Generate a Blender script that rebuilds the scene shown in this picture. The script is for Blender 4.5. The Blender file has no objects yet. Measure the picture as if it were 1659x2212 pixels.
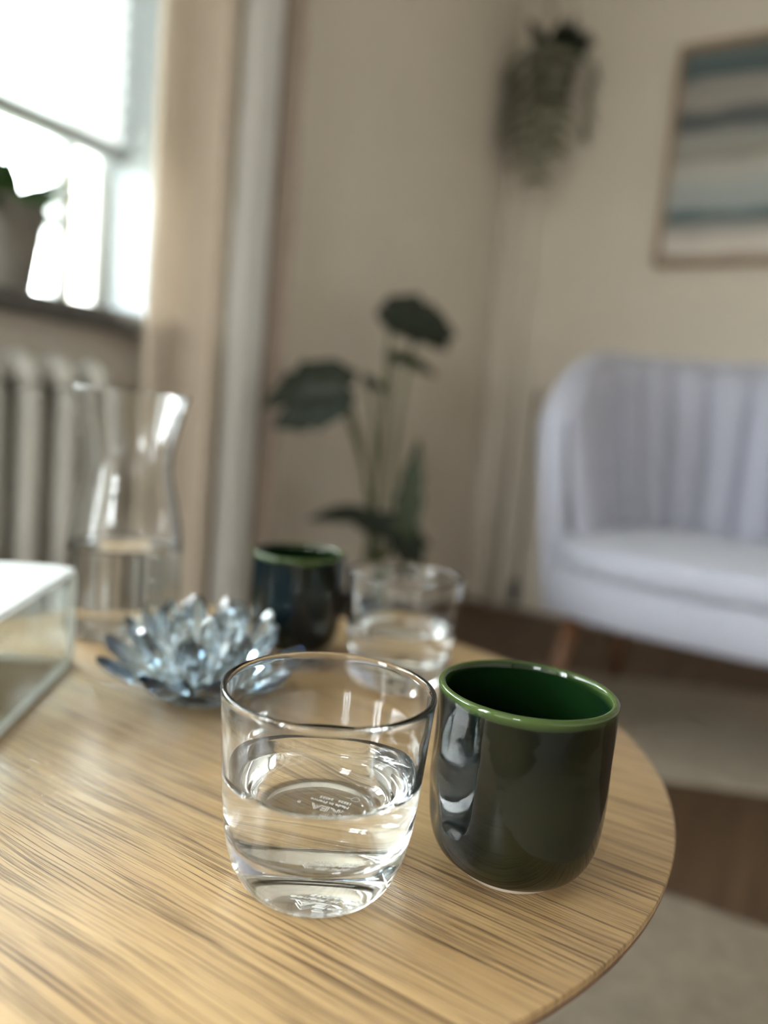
import bpy, bmesh, math, random
from mathutils import Vector, Matrix, noise as mnoise
random.seed(11)
PI = math.pi
SC = bpy.context.scene
COL = SC.collection

# ------------------------------------------------------------------ camera
YAW, PITCH, ROLL = math.radians(31), math.radians(6.6), math.radians(5.1)
CAM = Vector((0, 0, 0.62))
fw = Vector((-math.sin(YAW)*math.cos(PITCH), math.cos(YAW)*math.cos(PITCH), -math.sin(PITCH)))
r0 = Vector((math.cos(YAW), math.sin(YAW), 0)); u0 = r0.cross(fw)
rr = math.cos(ROLL)*r0 + math.sin(ROLL)*u0
uu = math.cos(ROLL)*u0 - math.sin(ROLL)*r0
cd = bpy.data.cameras.new('camera'); cam = bpy.data.objects.new('camera', cd); COL.objects.link(cam)
cam.matrix_world = Matrix(((rr.x, uu.x, -fw.x, CAM.x), (rr.y, uu.y, -fw.y, CAM.y), (rr.z, uu.z, -fw.z, CAM.z), (0, 0, 0, 1)))
cd.sensor_fit = 'VERTICAL'; cd.sensor_height = 36.0; cd.sensor_width = 27.0
cd.lens = 1597.0/2212.0*36.0
cd.clip_start = 0.01
cd.dof.use_dof = True; cd.dof.focus_distance = 0.310; cd.dof.aperture_fstop = 2.75
SC.camera = cam

# ------------------------------------------------------------------ sky, window daylight, exposure
SKY = 9.0
w = bpy.data.worlds.new('overcast_sky'); SC.world = w; w.use_nodes = True
nt = w.node_tree; nt.nodes.clear()
o_ = nt.nodes.new('ShaderNodeOutputWorld'); b_ = nt.nodes.new('ShaderNodeBackground')
tc = nt.nodes.new('ShaderNodeTexCoord'); sx = nt.nodes.new('ShaderNodeSeparateXYZ'); rp = nt.nodes.new('ShaderNodeValToRGB')
nt.links.new(tc.outputs['Generated'], sx.inputs[0])
mm = nt.nodes.new('ShaderNodeMapRange'); mm.inputs['From Min'].default_value = -1; mm.inputs['From Max'].default_value = 1
nt.links.new(sx.outputs['Z'], mm.inputs['Value']); nt.links.new(mm.outputs[0], rp.inputs[0])
rp.color_ramp.elements[0].position = 0.47; rp.color_ramp.elements[0].color = (0.16, 0.17, 0.14, 1)
rp.color_ramp.elements[1].position = 0.53; rp.color_ramp.elements[1].color = (0.93, 0.97, 1.0, 1)
nt.links.new(rp.outputs[0], b_.inputs[0]); b_.inputs[1].default_value = SKY
nt.links.new(b_.outputs[0], o_.inputs[0])
XW, YP, XR, YB, ZC = -1.14, 2.55, 2.7, -2.6, 2.5      # inner faces of the room
W1 = (-0.75, 0.97, 0.775, 2.15)                       # window openings in the left wall: y0,y1,z0,z1
W2 = (-2.40, -1.15, 0.40, 2.25)  # unseen window, added behind the camera to fill the room with light
W3 = (0.20, 0.75, 1.10, 1.75)                        # unseen front-wall window, added for fill light and pane reflections: x0,x1,z0,z1
for (y0, y1, z0, z1) in (W1, W2):
    ld = bpy.data.lights.new('window_daylight', 'AREA'); ld.shape = 'RECTANGLE'
    ld.size = z1-z0; ld.size_y = y1-y0; ld.cycles.is_portal = True
    lo = bpy.data.objects.new('window_daylight', ld); COL.objects.link(lo)
    lo.location = (XW-0.20, (y0+y1)/2, (z0+z1)/2); lo.rotation_euler = (0, -PI/2, 0)
ld = bpy.data.lights.new('window_daylight', 'AREA'); ld.shape = 'RECTANGLE'  # sky portal for the added front-wall window
ld.size = W3[1]-W3[0]; ld.size_y = W3[3]-W3[2]; ld.cycles.is_portal = True
lo = bpy.data.objects.new('window_daylight', ld); COL.objects.link(lo)
lo.location = ((W3[0]+W3[1])/2, YB-0.20, (W3[2]+W3[3])/2); lo.rotation_euler = (PI/2, 0, 0)
vs = SC.view_settings
vs.view_transform = 'Standard'; vs.look = 'None'; vs.gamma = 1.0; vs.use_curve_mapping = False
vs.exposure = 2.4
cy = SC.cycles
cy.use_denoising = True
cy.use_adaptive_sampling = True; cy.adaptive_threshold = 0.04
cy.max_bounces = 14; cy.diffuse_bounces = 4; cy.glossy_bounces = 5; cy.transmission_bounces = 14; cy.transparent_max_bounces = 10
cy.caustics_reflective = True; cy.caustics_refractive = True; cy.blur_glossy = 0.3
cy.sample_clamp_indirect = 12.0

# ------------------------------------------------------------------ helpers
def link(o, parent=None):
    COL.objects.link(o)
    if parent: o.parent = parent
    return o
def tag(o, label=None, cat=None, group=None, kind=None):
    if label: o['label'] = label
    if cat: o['category'] = cat
    if group: o['group'] = group
    if kind: o['kind'] = kind
    return o
def thing(name, loc, label, cat, rotz=0.0, group=None):
    o = bpy.data.objects.new(name, None); COL.objects.link(o); o.empty_display_size = 0.05
    o.location = loc; o.rotation_euler = (0, 0, rotz)
    return tag(o, label, cat, group)
def mobj(name, vf, mat, parent=None, smooth=True, angle=None):
    me = bpy.data.meshes.new(name)
    if isinstance(vf, bmesh.types.BMesh):
        bmesh.ops.recalc_face_normals(vf, faces=vf.faces); vf.to_mesh(me); vf.free()
    else:
        me.from_pydata([tuple(v) for v in vf[0]], [], vf[1]); me.update()
    me.materials.append(mat)
    for p in me.polygons: p.use_smooth = smooth
    if angle is not None and smooth: me.set_sharp_from_angle(angle=math.radians(angle))
    return link(bpy.data.objects.new(name, me), parent)
def copy_tree(o, parent=None):
    c = o.copy(); COL.objects.link(c); c.parent = parent
    for ch in list(o.children): copy_tree(ch, c)
    return c
def lathe(prof, n=96, rf=None, closed=False):
    """prof: list of (r,z) ; r==0 at ends become poles ; rf(theta,r,z) -> r"""
    vs, fs = [], []; rings = []
    for (r, z) in prof:
        if r < 1e-7:
            rings.append([len(vs)]); vs.append((0, 0, z))
        else:
            ring = []
            for k in range(n):
                t = 2*PI*k/n; q = rf(t, r, z) if rf else r
                ring.append(len(vs)); vs.append((q*math.cos(t), q*math.sin(t), z))
            rings.append(ring)
    seq = list(zip(rings[:-1], rings[1:]))
    if closed: seq.append((rings[-1], rings[0]))
    for a, b in seq:
        if len(a) == 1 and len(b) == 1: continue
        for k in range(n):
            k2 = (k+1) % n
            if len(a) == 1: fs.append((a[0], b[k2], b[k]))
            elif len(b) == 1: fs.append((a[k], a[k2], b[0]))
            else: fs.append((a[k], a[k2], b[k2], b[k]))
    return vs, fs
def to_bm(vf):
    me = bpy.data.meshes.new('tmp'); me.from_pydata([tuple(v) for v in vf[0]], [], vf[1]); bm = bmesh.new(); bm.from_mesh(me); bpy.data.meshes.remove(me); return bm
def lathe_bm(prof, n=96, rf=None): return to_bm(lathe(prof, n, rf))
def smoothprof(pts, m=6):
    """Catmull-Rom through (r,z) points"""
    out = []
    for i in range(len(pts)-1):
        p0 = pts[max(i-1, 0)]; p1 = pts[i]; p2 = pts[i+1]; p3 = pts[min(i+2, len(pts)-1)]
        for k in range(m):
            t = k/m
            out.append(tuple(0.5*((2*p1[j])+(-p0[j]+p2[j])*t+(2*p0[j]-5*p1[j]+4*p2[j]-p3[j])*t*t+(-p0[j]+3*p1[j]-3*p2[j]+p3[j])*t**3) for j in (0, 1)))
    out.append(pts[-1]); return [(max(a, 0), b) for a, b in out]
def box_bm(x0, x1, y0, y1, z0, z1, bev=0.0, seg=2):
    bm = bmesh.new()
    bmesh.ops.create_cube(bm, size=1.0, matrix=Matrix.Translation(((x0+x1)/2, (y0+y1)/2, (z0+z1)/2)) @ Matrix.Diagonal((x1-x0, y1-y0, z1-z0, 1)))
    if bev > 0: bmesh.ops.bevel(bm, geom=list(bm.edges), offset=bev, segments=seg, affect='EDGES', profile=0.5)
    return bm
def box(name, x0, x1, y0, y1, z0, z1, mat, parent=None, bev=0.0, seg=2):
    return mobj(name, box_bm(x0, x1, y0, y1, z0, z1, bev, seg), mat, parent, smooth=bev > 0, angle=40)
def tube(path, rad, n=12, cap=True):
    """path: points; rad: number or list"""
    P = [Vector(p) for p in path]; m = len(P)
    R = rad if isinstance(rad, (list, tuple)) else [rad]*m
    vs, fs = [], []; up = None
    for i in range(m):
        t = (P[min(i+1, m-1)]-P[max(i-1, 0)]).normalized()
        if up is None:
            up = Vector((0, 0, 1)) if abs(t.z) < 0.9 else Vector((1, 0, 0))
        s = t.cross(up).normalized(); up = s.cross(t).normalized()
        for k in range(n):
            a = 2*PI*k/n; vs.append(P[i]+R[i]*(math.cos(a)*s+math.sin(a)*up))
    for i in range(m-1):
        for k in range(n):
            k2 = (k+1) % n; fs.append((i*n+k, i*n+k2, (i+1)*n+k2, (i+1)*n+k))
    if cap:
        fs.append(tuple(range(n-1, -1, -1))); fs.append(tuple((m-1)*n+k for k in range(n)))
    return vs, fs
def merge(*vfs):
    vs, fs = [], []
    for v, f in vfs:
        o = len(vs); vs += list(v); fs += [tuple(i+o for i in q) for q in f]
    return vs, fs
def bez(a, b, c, n=10):
    a, b, c = Vector(a), Vector(b), Vector(c)
    return [(1-t)**2*a+2*t*(1-t)*b+t*t*c for t in [k/n for k in range(n+1)]]

# ------------------------------------------------------------------ materials
def newmat(name):
    m = bpy.data.materials.new(name); m.use_nodes = True
    return m, m.node_tree, m.node_tree.nodes['Principled BSDF']
def pmat(name, col, rough=0.6, spec=0.5, var=0.06, scale=30.0, bump=0.0, bscale=None, metal=0.0, trans=0.0, ior=1.5, coat=0.0, sheen=0.0):
    m, t, b = newmat(name)
    b.inputs['Roughness'].default_value = rough; b.inputs['Specular IOR Level'].default_value = spec
    b.inputs['Metallic'].default_value = metal; b.inputs['Transmission Weight'].default_value = trans
    b.inputs['IOR'].default_value = ior; b.inputs['Coat Weight'].default_value = coat
    b.inputs['Sheen Weight'].default_value = sheen
    c = t.nodes.new('ShaderNodeTexCoord')
    n = t.nodes.new('ShaderNodeTexNoise'); n.inputs['Scale'].default_value = scale; n.inputs['Detail'].default_value = 4
    t.links.new(c.outputs['Object'], n.inputs['Vector'])
    r = t.nodes.new('ShaderNodeValToRGB')
    r.color_ramp.elements[0].position = 0.3; r.color_ramp.elements[1].position = 0.7
    r.color_ramp.elements[0].color = tuple(max(0, x*(1-var)) for x in col)+(1,)
    r.color_ramp.elements[1].color = tuple(min(1, x*(1+var)) for x in col)+(1,)
    t.links.new(n.outputs['Fac'], r.inputs[0]); t.links.new(r.outputs[0], b.inputs['Base Color'])
    if bump > 0:
        n2 = t.nodes.new('ShaderNodeTexNoise'); n2.inputs['Scale'].default_value = bscale or scale*8; n2.inputs['Detail'].default_value = 3
        t.links.new(c.outputs['Object'], n2.inputs['Vector'])
        bp = t.nodes.new('ShaderNodeBump'); bp.inputs['Strength'].default_value = bump; bp.inputs['Distance'].default_value = 0.002
        t.links.new(n2.outputs['Fac'], bp.inputs['Height']); t.links.new(bp.outputs[0], b.inputs['Normal'])
    return m
def glassmat(name, col=(1, 1, 1), ior=1.5, rough=0.0):
    m, t, b = newmat(name)
    b.inputs['Base Color'].default_value = col+(1,); b.inputs['Transmission Weight'].default_value = 1.0
    b.inputs['Roughness'].default_value = rough; b.inputs['IOR'].default_value = ior
    return m
def oak():
    m, t, b = newmat('oak_veneer'); N = t.nodes.new; L = t.links.new
    c = N('ShaderNodeTexCoord')
    wn = N('ShaderNodeTexNoise'); wn.inputs['Scale'].default_value = 1.0; wn.inputs['Detail'].default_value = 2
    mp0 = N('ShaderNodeMapping'); mp0.inputs['Scale'].default_value = (5, 14, 1); L(c.outputs['Object'], mp0.inputs[0]); L(mp0.outputs[0], wn.inputs['Vector'])
    sc = N('ShaderNodeVectorMath'); sc.operation = 'SCALE'; sc.inputs['Scale'].default_value = 0.011
    sub = N('ShaderNodeVectorMath'); sub.operation = 'SUBTRACT'; sub.inputs[1].default_value = (0.5, 0.5, 0.5)
    L(wn.outputs['Color'], sub.inputs[0]); L(sub.outputs[0], sc.inputs[0])
    ad = N('ShaderNodeVectorMath'); ad.operation = 'ADD'; L(c.outputs['Object'], ad.inputs[0]); L(sc.outputs[0], ad.inputs[1])
    def nz(scale, det, rough=0.55, off=0):
        mp = N('ShaderNodeMapping'); mp.inputs['Scale'].default_value = scale; mp.inputs['Location'].default_value = (off, off*1.7, 0)
        L(ad.outputs[0], mp.inputs[0]); q = N('ShaderNodeTexNoise'); q.inputs['Scale'].default_value = 1.0
        q.inputs['Detail'].default_value = det; q.inputs['Roughness'].default_value = rough; L(mp.outputs[0], q.inputs['Vector']); return q
    big = nz((2.0, 26, 1), 3, off=3); mid = nz((4, 150, 1), 4, 0.6, off=9); fine = nz((13, 950, 1), 3, 0.6, off=5)
    r1 = N('ShaderNodeValToRGB'); e = r1.color_ramp.elements
    e[0].position = 0.26; e[0].color = (0.345, 0.206, 0.095, 1); e[1].position = 0.72; e[1].color = (0.565, 0.385, 0.192, 1)
    mixa = N('ShaderNodeMix'); mixa.data_type = 'FLOAT'; mixa.inputs[0].default_value = 0.55
    L(big.outputs['Fac'], mixa.inputs[2]); L(mid.outputs['Fac'], mixa.inputs[3]); L(mixa.outputs[0], r1.inputs[0])
    r2 = N('ShaderNodeValToRGB'); e = r2.color_ramp.elements
    e[0].position = 0.38; e[0].color = (0.0, 0.0, 0.0, 1); e[1].position = 0.48; e[1].color = (1, 1, 1, 1)
    L(fine.outputs['Fac'], r2.inputs[0])
    r3 = N('ShaderNodeValToRGB'); e = r3.color_ramp.elements
    e[0].position = 0.34; e[0].color = (0.0, 0.0, 0.0, 1); e[1].position = 0.46; e[1].color = (1, 1, 1, 1)
    md2 = nz((7, 470, 1), 3, 0.6, off=21); L(md2.outputs['Fac'], r3.inputs[0])
    mul = N('ShaderNodeMath'); mul.operation = 'MULTIPLY'; L(r2.outputs[0], mul.inputs[0]); L(r3.outputs[0], mul.inputs[1])
    den = nz((5, 45, 1), 3, 0.6, off=33); rd = N('ShaderNodeMapRange'); rd.inputs['From Min'].default_value = 0.42; rd.inputs['From Max'].default_value = 0.62
    rd.inputs['To Min'].default_value = 0.0; rd.inputs['To Max'].default_value = 0.75; L(den.outputs['Fac'], rd.inputs['Value'])
    mxx = N('ShaderNodeMath'); mxx.operation = 'MAXIMUM'; L(mul.outputs[0], mxx.inputs[0]); L(rd.outputs[0], mxx.inputs[1]); mul = mxx
    mx = N('ShaderNodeMix'); mx.data_type = 'RGBA'; mx.blend_type = 'MIX'
    dk = N('ShaderNodeMix'); dk.data_type = 'RGBA'; dk.blend_type = 'MULTIPLY'; dk.inputs[0].default_value = 1.0
    L(r1.outputs[0], dk.inputs[6]); dk.inputs[7].default_value = (0.27, 0.22, 0.195, 1)
    L(mul.outputs[0], mx.inputs[0]); L(dk.outputs[2], mx.inputs[6]); L(r1.outputs[0], mx.inputs[7])
    L(mx.outputs[2], b.inputs['Base Color'])
    b.inputs['Roughness'].default_value = 0.31; b.inputs['Specular IOR Level'].default_value = 1.0
    bp = N('ShaderNodeBump'); bp.inputs['Strength'].default_value = 0.35; bp.inputs['Distance'].default_value = 0.0006
    L(mul.outputs[0], bp.inputs['Height']); L(bp.outputs[0], b.inputs['Normal'])
    return m
def glaze():
    m, t, b = newmat('dark_green_glaze'); N = t.nodes.new; L = t.links.new
    c = N('ShaderNodeTexCoord'); n = N('ShaderNodeTexNoise'); n.inputs['Scale'].default_value = 26; n.inputs['Detail'].default_value = 2
    mp = N('ShaderNodeMapping'); mp.inputs['Scale'].default_value = (1, 1, 0.45); L(c.outputs['Object'], mp.inputs[0]); L(mp.outputs[0], n.inputs['Vector'])
    r = N('ShaderNodeValToRGB'); e = r.color_ramp.elements
    e[0].position = 0.36; e[0].color = (0.002, 0.006, 0.009, 1); e[1].position = 0.70; e[1].color = (0.011, 0.012, 0.003, 1)
    x = e.new(0.50); x.color = (0.002, 0.0045, 0.0025, 1)
    L(n.outputs['Fac'], r.inputs[0])
    s = N('ShaderNodeSeparateXYZ'); L(c.outputs['Object'], s.inputs[0])
    n2 = N('ShaderNodeTexNoise'); n2.inputs['Scale'].default_value = 40; L(c.outputs['Object'], n2.inputs['Vector'])
    ma = N('ShaderNodeMath'); ma.operation = 'MULTIPLY_ADD'; ma.inputs[1].default_value = 0.005; L(n2.outputs['Fac'], ma.inputs[0]); L(s.outputs['Z'], ma.inputs[2])
    mr = N('ShaderNodeMapRange'); mr.inputs['From Min'].default_value = 0.0800; mr.inputs['From Max'].default_value = 0.0835; L(ma.outputs[0], mr.inputs['Value'])
    mx = N('ShaderNodeMix'); mx.data_type = 'RGBA'; L(mr.outputs[0], mx.inputs[0]); L(r.outputs[0], mx.inputs[6]); mx.inputs[7].default_value = (0.044, 0.072, 0.018, 1)
    xy = N('ShaderNodeVectorMath'); xy.operation = 'MULTIPLY'; xy.inputs[1].default_value = (1, 1, 0); L(c.outputs['Object'], xy.inputs[0])
    le = N('ShaderNodeVectorMath'); le.operation = 'LENGTH'; L(xy.outputs[0], le.inputs[0])
    m2 = N('ShaderNodeMapRange'); m2.inputs['From Min'].default_value = 0.0362; m2.inputs['From Max'].default_value = 0.0346; L(le.outputs['Value'], m2.inputs['Value'])
    lz = N('ShaderNodeMath'); lz.operation = 'GREATER_THAN'; lz.inputs[1].default_value = 0.021; L(s.outputs['Z'], lz.inputs[0])
    mq = N('ShaderNodeMath'); mq.operation = 'MULTIPLY'; L(m2.outputs[0], mq.inputs[0]); L(lz.outputs[0], mq.inputs[1])
    mi = N('ShaderNodeMix'); mi.data_type = 'RGBA'; L(mq.outputs[0], mi.inputs[0]); L(mx.outputs[2], mi.inputs[6]); mi.inputs[7].default_value = (0.003, 0.012, 0.003, 1)
    L(mi.outputs[2], b.inputs['Base Color'])
    b.inputs['Roughness'].default_value = 0.07; b.inputs['IOR'].default_value = 1.47
    n3 = N('ShaderNodeTexNoise'); n3.inputs['Scale'].default_value = 70; n3.inputs['Detail'].default_value = 2; L(c.outputs['Object'], n3.inputs['Vector'])
    bp = N('ShaderNodeBump'); bp.inputs['Strength'].default_value = 0.10; bp.inputs['Distance'].default_value = 0.002
    L(n3.outputs['Fac'], bp.inputs['Height']); L(bp.outputs[0], b.inputs['Normal'])
    return m
def pane_mat():
    m = bpy.data.materials.new('window_glass'); m.use_nodes = True; t = m.node_tree; t.nodes.clear()
    N = t.nodes.new; o = N('ShaderNodeOutputMaterial'); tr = N('ShaderNodeBsdfTransparent'); g = N('ShaderNodeBsdfGlossy'); lw = N('ShaderNodeLayerWeight'); pw = N('ShaderNodeMath'); f = N('ShaderNodeMath'); x = N('ShaderNodeMixShader')
    g.inputs['Roughness'].default_value = 0.0; lw.inputs['Blend'].default_value = 0.5; pw.operation = 'POWER'; pw.inputs[1].default_value = 5.0; f.operation = 'MULTIPLY_ADD'; f.inputs[1].default_value = 0.92; f.inputs[2].default_value = 0.04
    t.links.new(lw.outputs['Facing'], pw.inputs[0]); t.links.new(pw.outputs[0], f.inputs[0]); tr.inputs[0].default_value = (0.96, 0.98, 0.97, 1)
    t.links.new(f.outputs[0], x.inputs[0]); t.links.new(tr.outputs[0], x.inputs[1]); t.links.new(g.outputs[0], x.inputs[2]); t.links.new(x.outputs[0], o.inputs[0])
    return m
def cloth_mat(name, col, transl=0.4, scale=300, bump=0.2):
    m = bpy.data.materials.new(name); m.use_nodes = True; t = m.node_tree; t.nodes.clear(); N = t.nodes.new; L = t.links.new
    o = N('ShaderNodeOutputMaterial'); d = N('ShaderNodeBsdfDiffuse'); s = N('ShaderNodeBsdfTranslucent'); x = N('ShaderNodeMixShader')
    c = N('ShaderNodeTexCoord'); n = N('ShaderNodeTexNoise'); n.inputs['Scale'].default_value = scale; L(c.outputs['Object'], n.inputs['Vector'])
    r = N('ShaderNodeValToRGB'); r.color_ramp.elements[0].color = tuple(v*0.9 for v in col)+(1,); r.color_ramp.elements[1].color = tuple(min(1, v*1.08) for v in col)+(1,)
    L(n.outputs['Fac'], r.inputs[0]); L(r.outputs[0], d.inputs[0]); L(r.outputs[0], s.inputs[0])
    bp = N('ShaderNodeBump'); bp.inputs['Strength'].default_value = bump; bp.inputs['Distance'].default_value = 0.001; L(n.outputs['Fac'], bp.inputs['Height']); L(bp.outputs[0], d.inputs['Normal'])
    x.inputs[0].default_value = transl; L(d.outputs[0], x.inputs[1]); L(s.outputs[0], x.inputs[2]); L(x.outputs[0], o.inputs[0])
    return m
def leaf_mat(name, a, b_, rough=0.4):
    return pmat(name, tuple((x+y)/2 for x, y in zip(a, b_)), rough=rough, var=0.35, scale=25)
def floor_mat():
    m, t, b = newmat('dark_floor_boards'); N = t.nodes.new; L = t.links.new
    c = N('ShaderNodeTexCoord'); mp = N('ShaderNodeMapping'); mp.inputs['Scale'].default_value = (30, 2.0, 1); L(c.outputs['Object'], mp.inputs[0])
    n = N('ShaderNodeTexNoise'); n.inputs['Scale'].default_value = 1; n.inputs['Detail'].default_value = 5; L(mp.outputs[0], n.inputs['Vector'])
    r = N('ShaderNodeValToRGB'); r.color_ramp.elements[0].position = .3; r.color_ramp.elements[1].position = .7
    r.color_ramp.elements[0].color = (0.066, 0.036, 0.019, 1); r.color_ramp.elements[1].color = (0.13, 0.074, 0.040, 1)
    L(n.outputs['Fac'], r.inputs[0]); L(r.outputs[0], b.inputs['Base Color']); b.inputs['Roughness'].default_value = 0.55
    return m
def painting_mat(z0, z1):
    m, t, b = newmat('striped_seascape_print'); N = t.nodes.new; L = t.links.new
    c = N('ShaderNodeTexCoord'); s = N('ShaderNodeSeparateXYZ'); L(c.outputs['Object'], s.inputs[0])
    mp = N('ShaderNodeMapping'); mp.inputs['Scale'].default_value = (5, 5, 22); L(c.outputs['Object'], mp.inputs[0])
    n = N('ShaderNodeTexNoise'); n.inputs['Scale'].default_value = 1; n.inputs['Detail'].default_value = 3; L(mp.outputs[0], n.inputs['Vector'])
    ma = N('ShaderNodeMath'); ma.operation = 'MULTIPLY_ADD'; ma.inputs[1].default_value = 0.07; L(n.outputs['Fac'], ma.inputs[0]); L(s.outputs['Z'], ma.inputs[2])
    mr = N('ShaderNodeMapRange'); mr.inputs['From Min'].default_value = z0+.035; mr.inputs['From Max'].default_value = z1+.035; L(ma.outputs[0], mr.inputs['Value'])
    r = N('ShaderNodeValToRGB'); L(mr.outputs[0], r.inputs[0])
    stops = [(0.0, (.36, .31, .28)), (.045, (.66, .60, .56)), (.10, (.70, .65, .62)), (.14, (.38, .36, .35)), (.175, (.36, .35, .35)), (.195, (.08, .13, .15)), (.225, (.10, .15, .17)), (.25, (.36, .41, .43)),
             (.34, (.42, .45, .46)), (.42, (.50, .49, .47)), (.46, (.45, .43, .40)), (.49, (.27, .27, .22)), (.52, (.36, .35, .33)), (.60, (.33, .33, .32)), (.635, (.10, .11, .12)), (.70, (.12, .13, .14)),
             (.735, (.36, .34, .32)), (.80, (.33, .31, .29)), (.845, (.28, .27, .27)), (.87, (.075, .11, .12)), (.93, (.085, .13, .15)), (.97, (.16, .18, .18)), (1.0, (.18, .19, .19))]
    e = r.color_ramp.elements
    e[0].position = stops[0][0]; e[0].color = stops[0][1]+(1,); e[1].position = 1.0; e[1].color = stops[-1][1]+(1,)
    for p, col in stops[1:-1]:
        x = e.new(p); x.color = col+(1,)
    L(r.outputs[0], b.inputs['Base Color']); b.inputs['Roughness'].default_value = 0.7
    return m
M = dict(
    wall=pmat('warm_beige_wall_paint', (0.71, 0.645, 0.575), 0.85, 0.3, 0.02, 4, 0.05, 90),
    ceiling=pmat('ceiling_white_paint', (0.78, 0.76, 0.72), 0.9, 0.2, 0.02, 3),
    floor=floor_mat(), oak=oak(), glaze=glaze(),
    glass=glassmat('clear_glass', (0.985, 0.992, 0.99), 1.5), water=glassmat('clear_water', (1, 1, 1), 1.333),
    frost=cloth_mat('frosted_acrylic_edge', (0.80, 0.79, 0.77), 0.5, 100, 0.0),
    etch=pmat('etched_glass_lettering', (0.92, 0.93, 0.94), 0.5, 0.5, 0.02),
    clay=pmat('unglazed_clay', (0.50, 0.43, 0.36), 0.8, 0.3, 0.1, 60),
    white=pmat('white_gloss_paint', (0.78, 0.79, 0.78), 0.35, 0.5, 0.02, 8),
    sillm=pmat('grey_sill_paint', (0.10, 0.095, 0.09), 0.5, 0.5, 0.03, 8), reveal=pmat('pale_grey_reveal_paint', (0.33, 0.35, 0.365), 0.6, 0.3, 0.02, 8),
    rad=pmat('radiator_enamel', (0.62, 0.62, 0.60), 0.35, 0.5, 0.03, 10),
    pane=pane_mat(), blind=cloth_mat('pleated_blind_fabric', (0.80, 0.80, 0.79), 0.17, 200, 0.05),
    rail=pmat('grey_blind_rail', (0.36, 0.38, 0.40), 0.4, 0.5, 0.03),
    curtain=cloth_mat('beige_linen', (0.78, 0.69, 0.60), 0.25, 260, 0.25), drape=cloth_mat('brown_linen', (0.46, 0.38, 0.33), 0.15, 260, 0.25), sheer=cloth_mat('pale_voile', (0.82, 0.81, 0.80), 0.3, 260, 0.1),
    metal=pmat('brushed_steel', (0.55, 0.55, 0.55), 0.3, 0.5, 0.04, 40, metal=1.0),
    fabric=pmat('lavender_grey_upholstery', (0.425, 0.43, 0.52), 0.95, 0.2, 0.07, 120, 0.25, 700, sheen=0.25),
    legwood=pmat('reddish_brown_wood', (0.17, 0.075, 0.035), 0.4, 0.5, 0.2, 40),
    oakleg=pmat('oak_leg', (0.40, 0.24, 0.11), 0.45, 0.5, 0.15, 40),
    edge=pmat('brown_edge_band', (0.20, 0.125, 0.085), 0.5, 0.4, 0.15, 60),
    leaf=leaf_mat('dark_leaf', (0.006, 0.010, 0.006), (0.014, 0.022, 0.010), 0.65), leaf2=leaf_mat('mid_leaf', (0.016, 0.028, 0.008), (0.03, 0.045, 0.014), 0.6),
    leaf3=leaf_mat('grey_green_leaf', (0.17, 0.175, 0.12), (0.25, 0.25, 0.18), 0.6), leaf4=leaf_mat('fresh_green_leaf', (0.05, 0.11, 0.03), (0.10, 0.2, 0.06), 0.5),
    stem=pmat('green_stem', (0.10, 0.12, 0.05), 0.5, 0.4, 0.15, 30), soil=pmat('potting_soil', (0.03, 0.022, 0.016), 0.95, 0.1, 0.4, 120, 0.5),
    potdark=pmat('charcoal_pot', (0.05, 0.048, 0.045), 0.6, 0.4, 0.1, 20), potgrey=pmat('grey_clay_pot', (0.22, 0.20, 0.18), 0.8, 0.3, 0.1, 20),
    potbrown=pmat('brown_clay_pot', (0.075, 0.052, 0.035), 0.75, 0.3, 0.15, 20), cord=pmat('jute_cord', (0.33, 0.28, 0.20), 0.9, 0.2, 0.1, 90),
    black=pmat('black_plastic', (0.02, 0.02, 0.02), 0.45, 0.5, 0.05), frame=pmat('thin_oak_frame', (0.32, 0.22, 0.14), 0.5, 0.5, 0.15, 40),
    rug=pmat('taupe_wool', (0.31, 0.255, 0.205), 1.0, 0.1, 0.14, 45, 0.8, 160), rug2=pmat('flat_woven_taupe', (0.35, 0.295, 0.24), 1.0, 0.1, 0.06, 20, 0.4, 220),
    tissue=pmat('white_tissue', (0.86, 0.87, 0.88), 0.9, 0.2, 0.02), lid=cloth_mat('lid_painted_reflection', (0.86, 0.87, 0.88), 0.45, 60, 0.0),  # lid colour paints in the window reflection on the acrylic top
)

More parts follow.
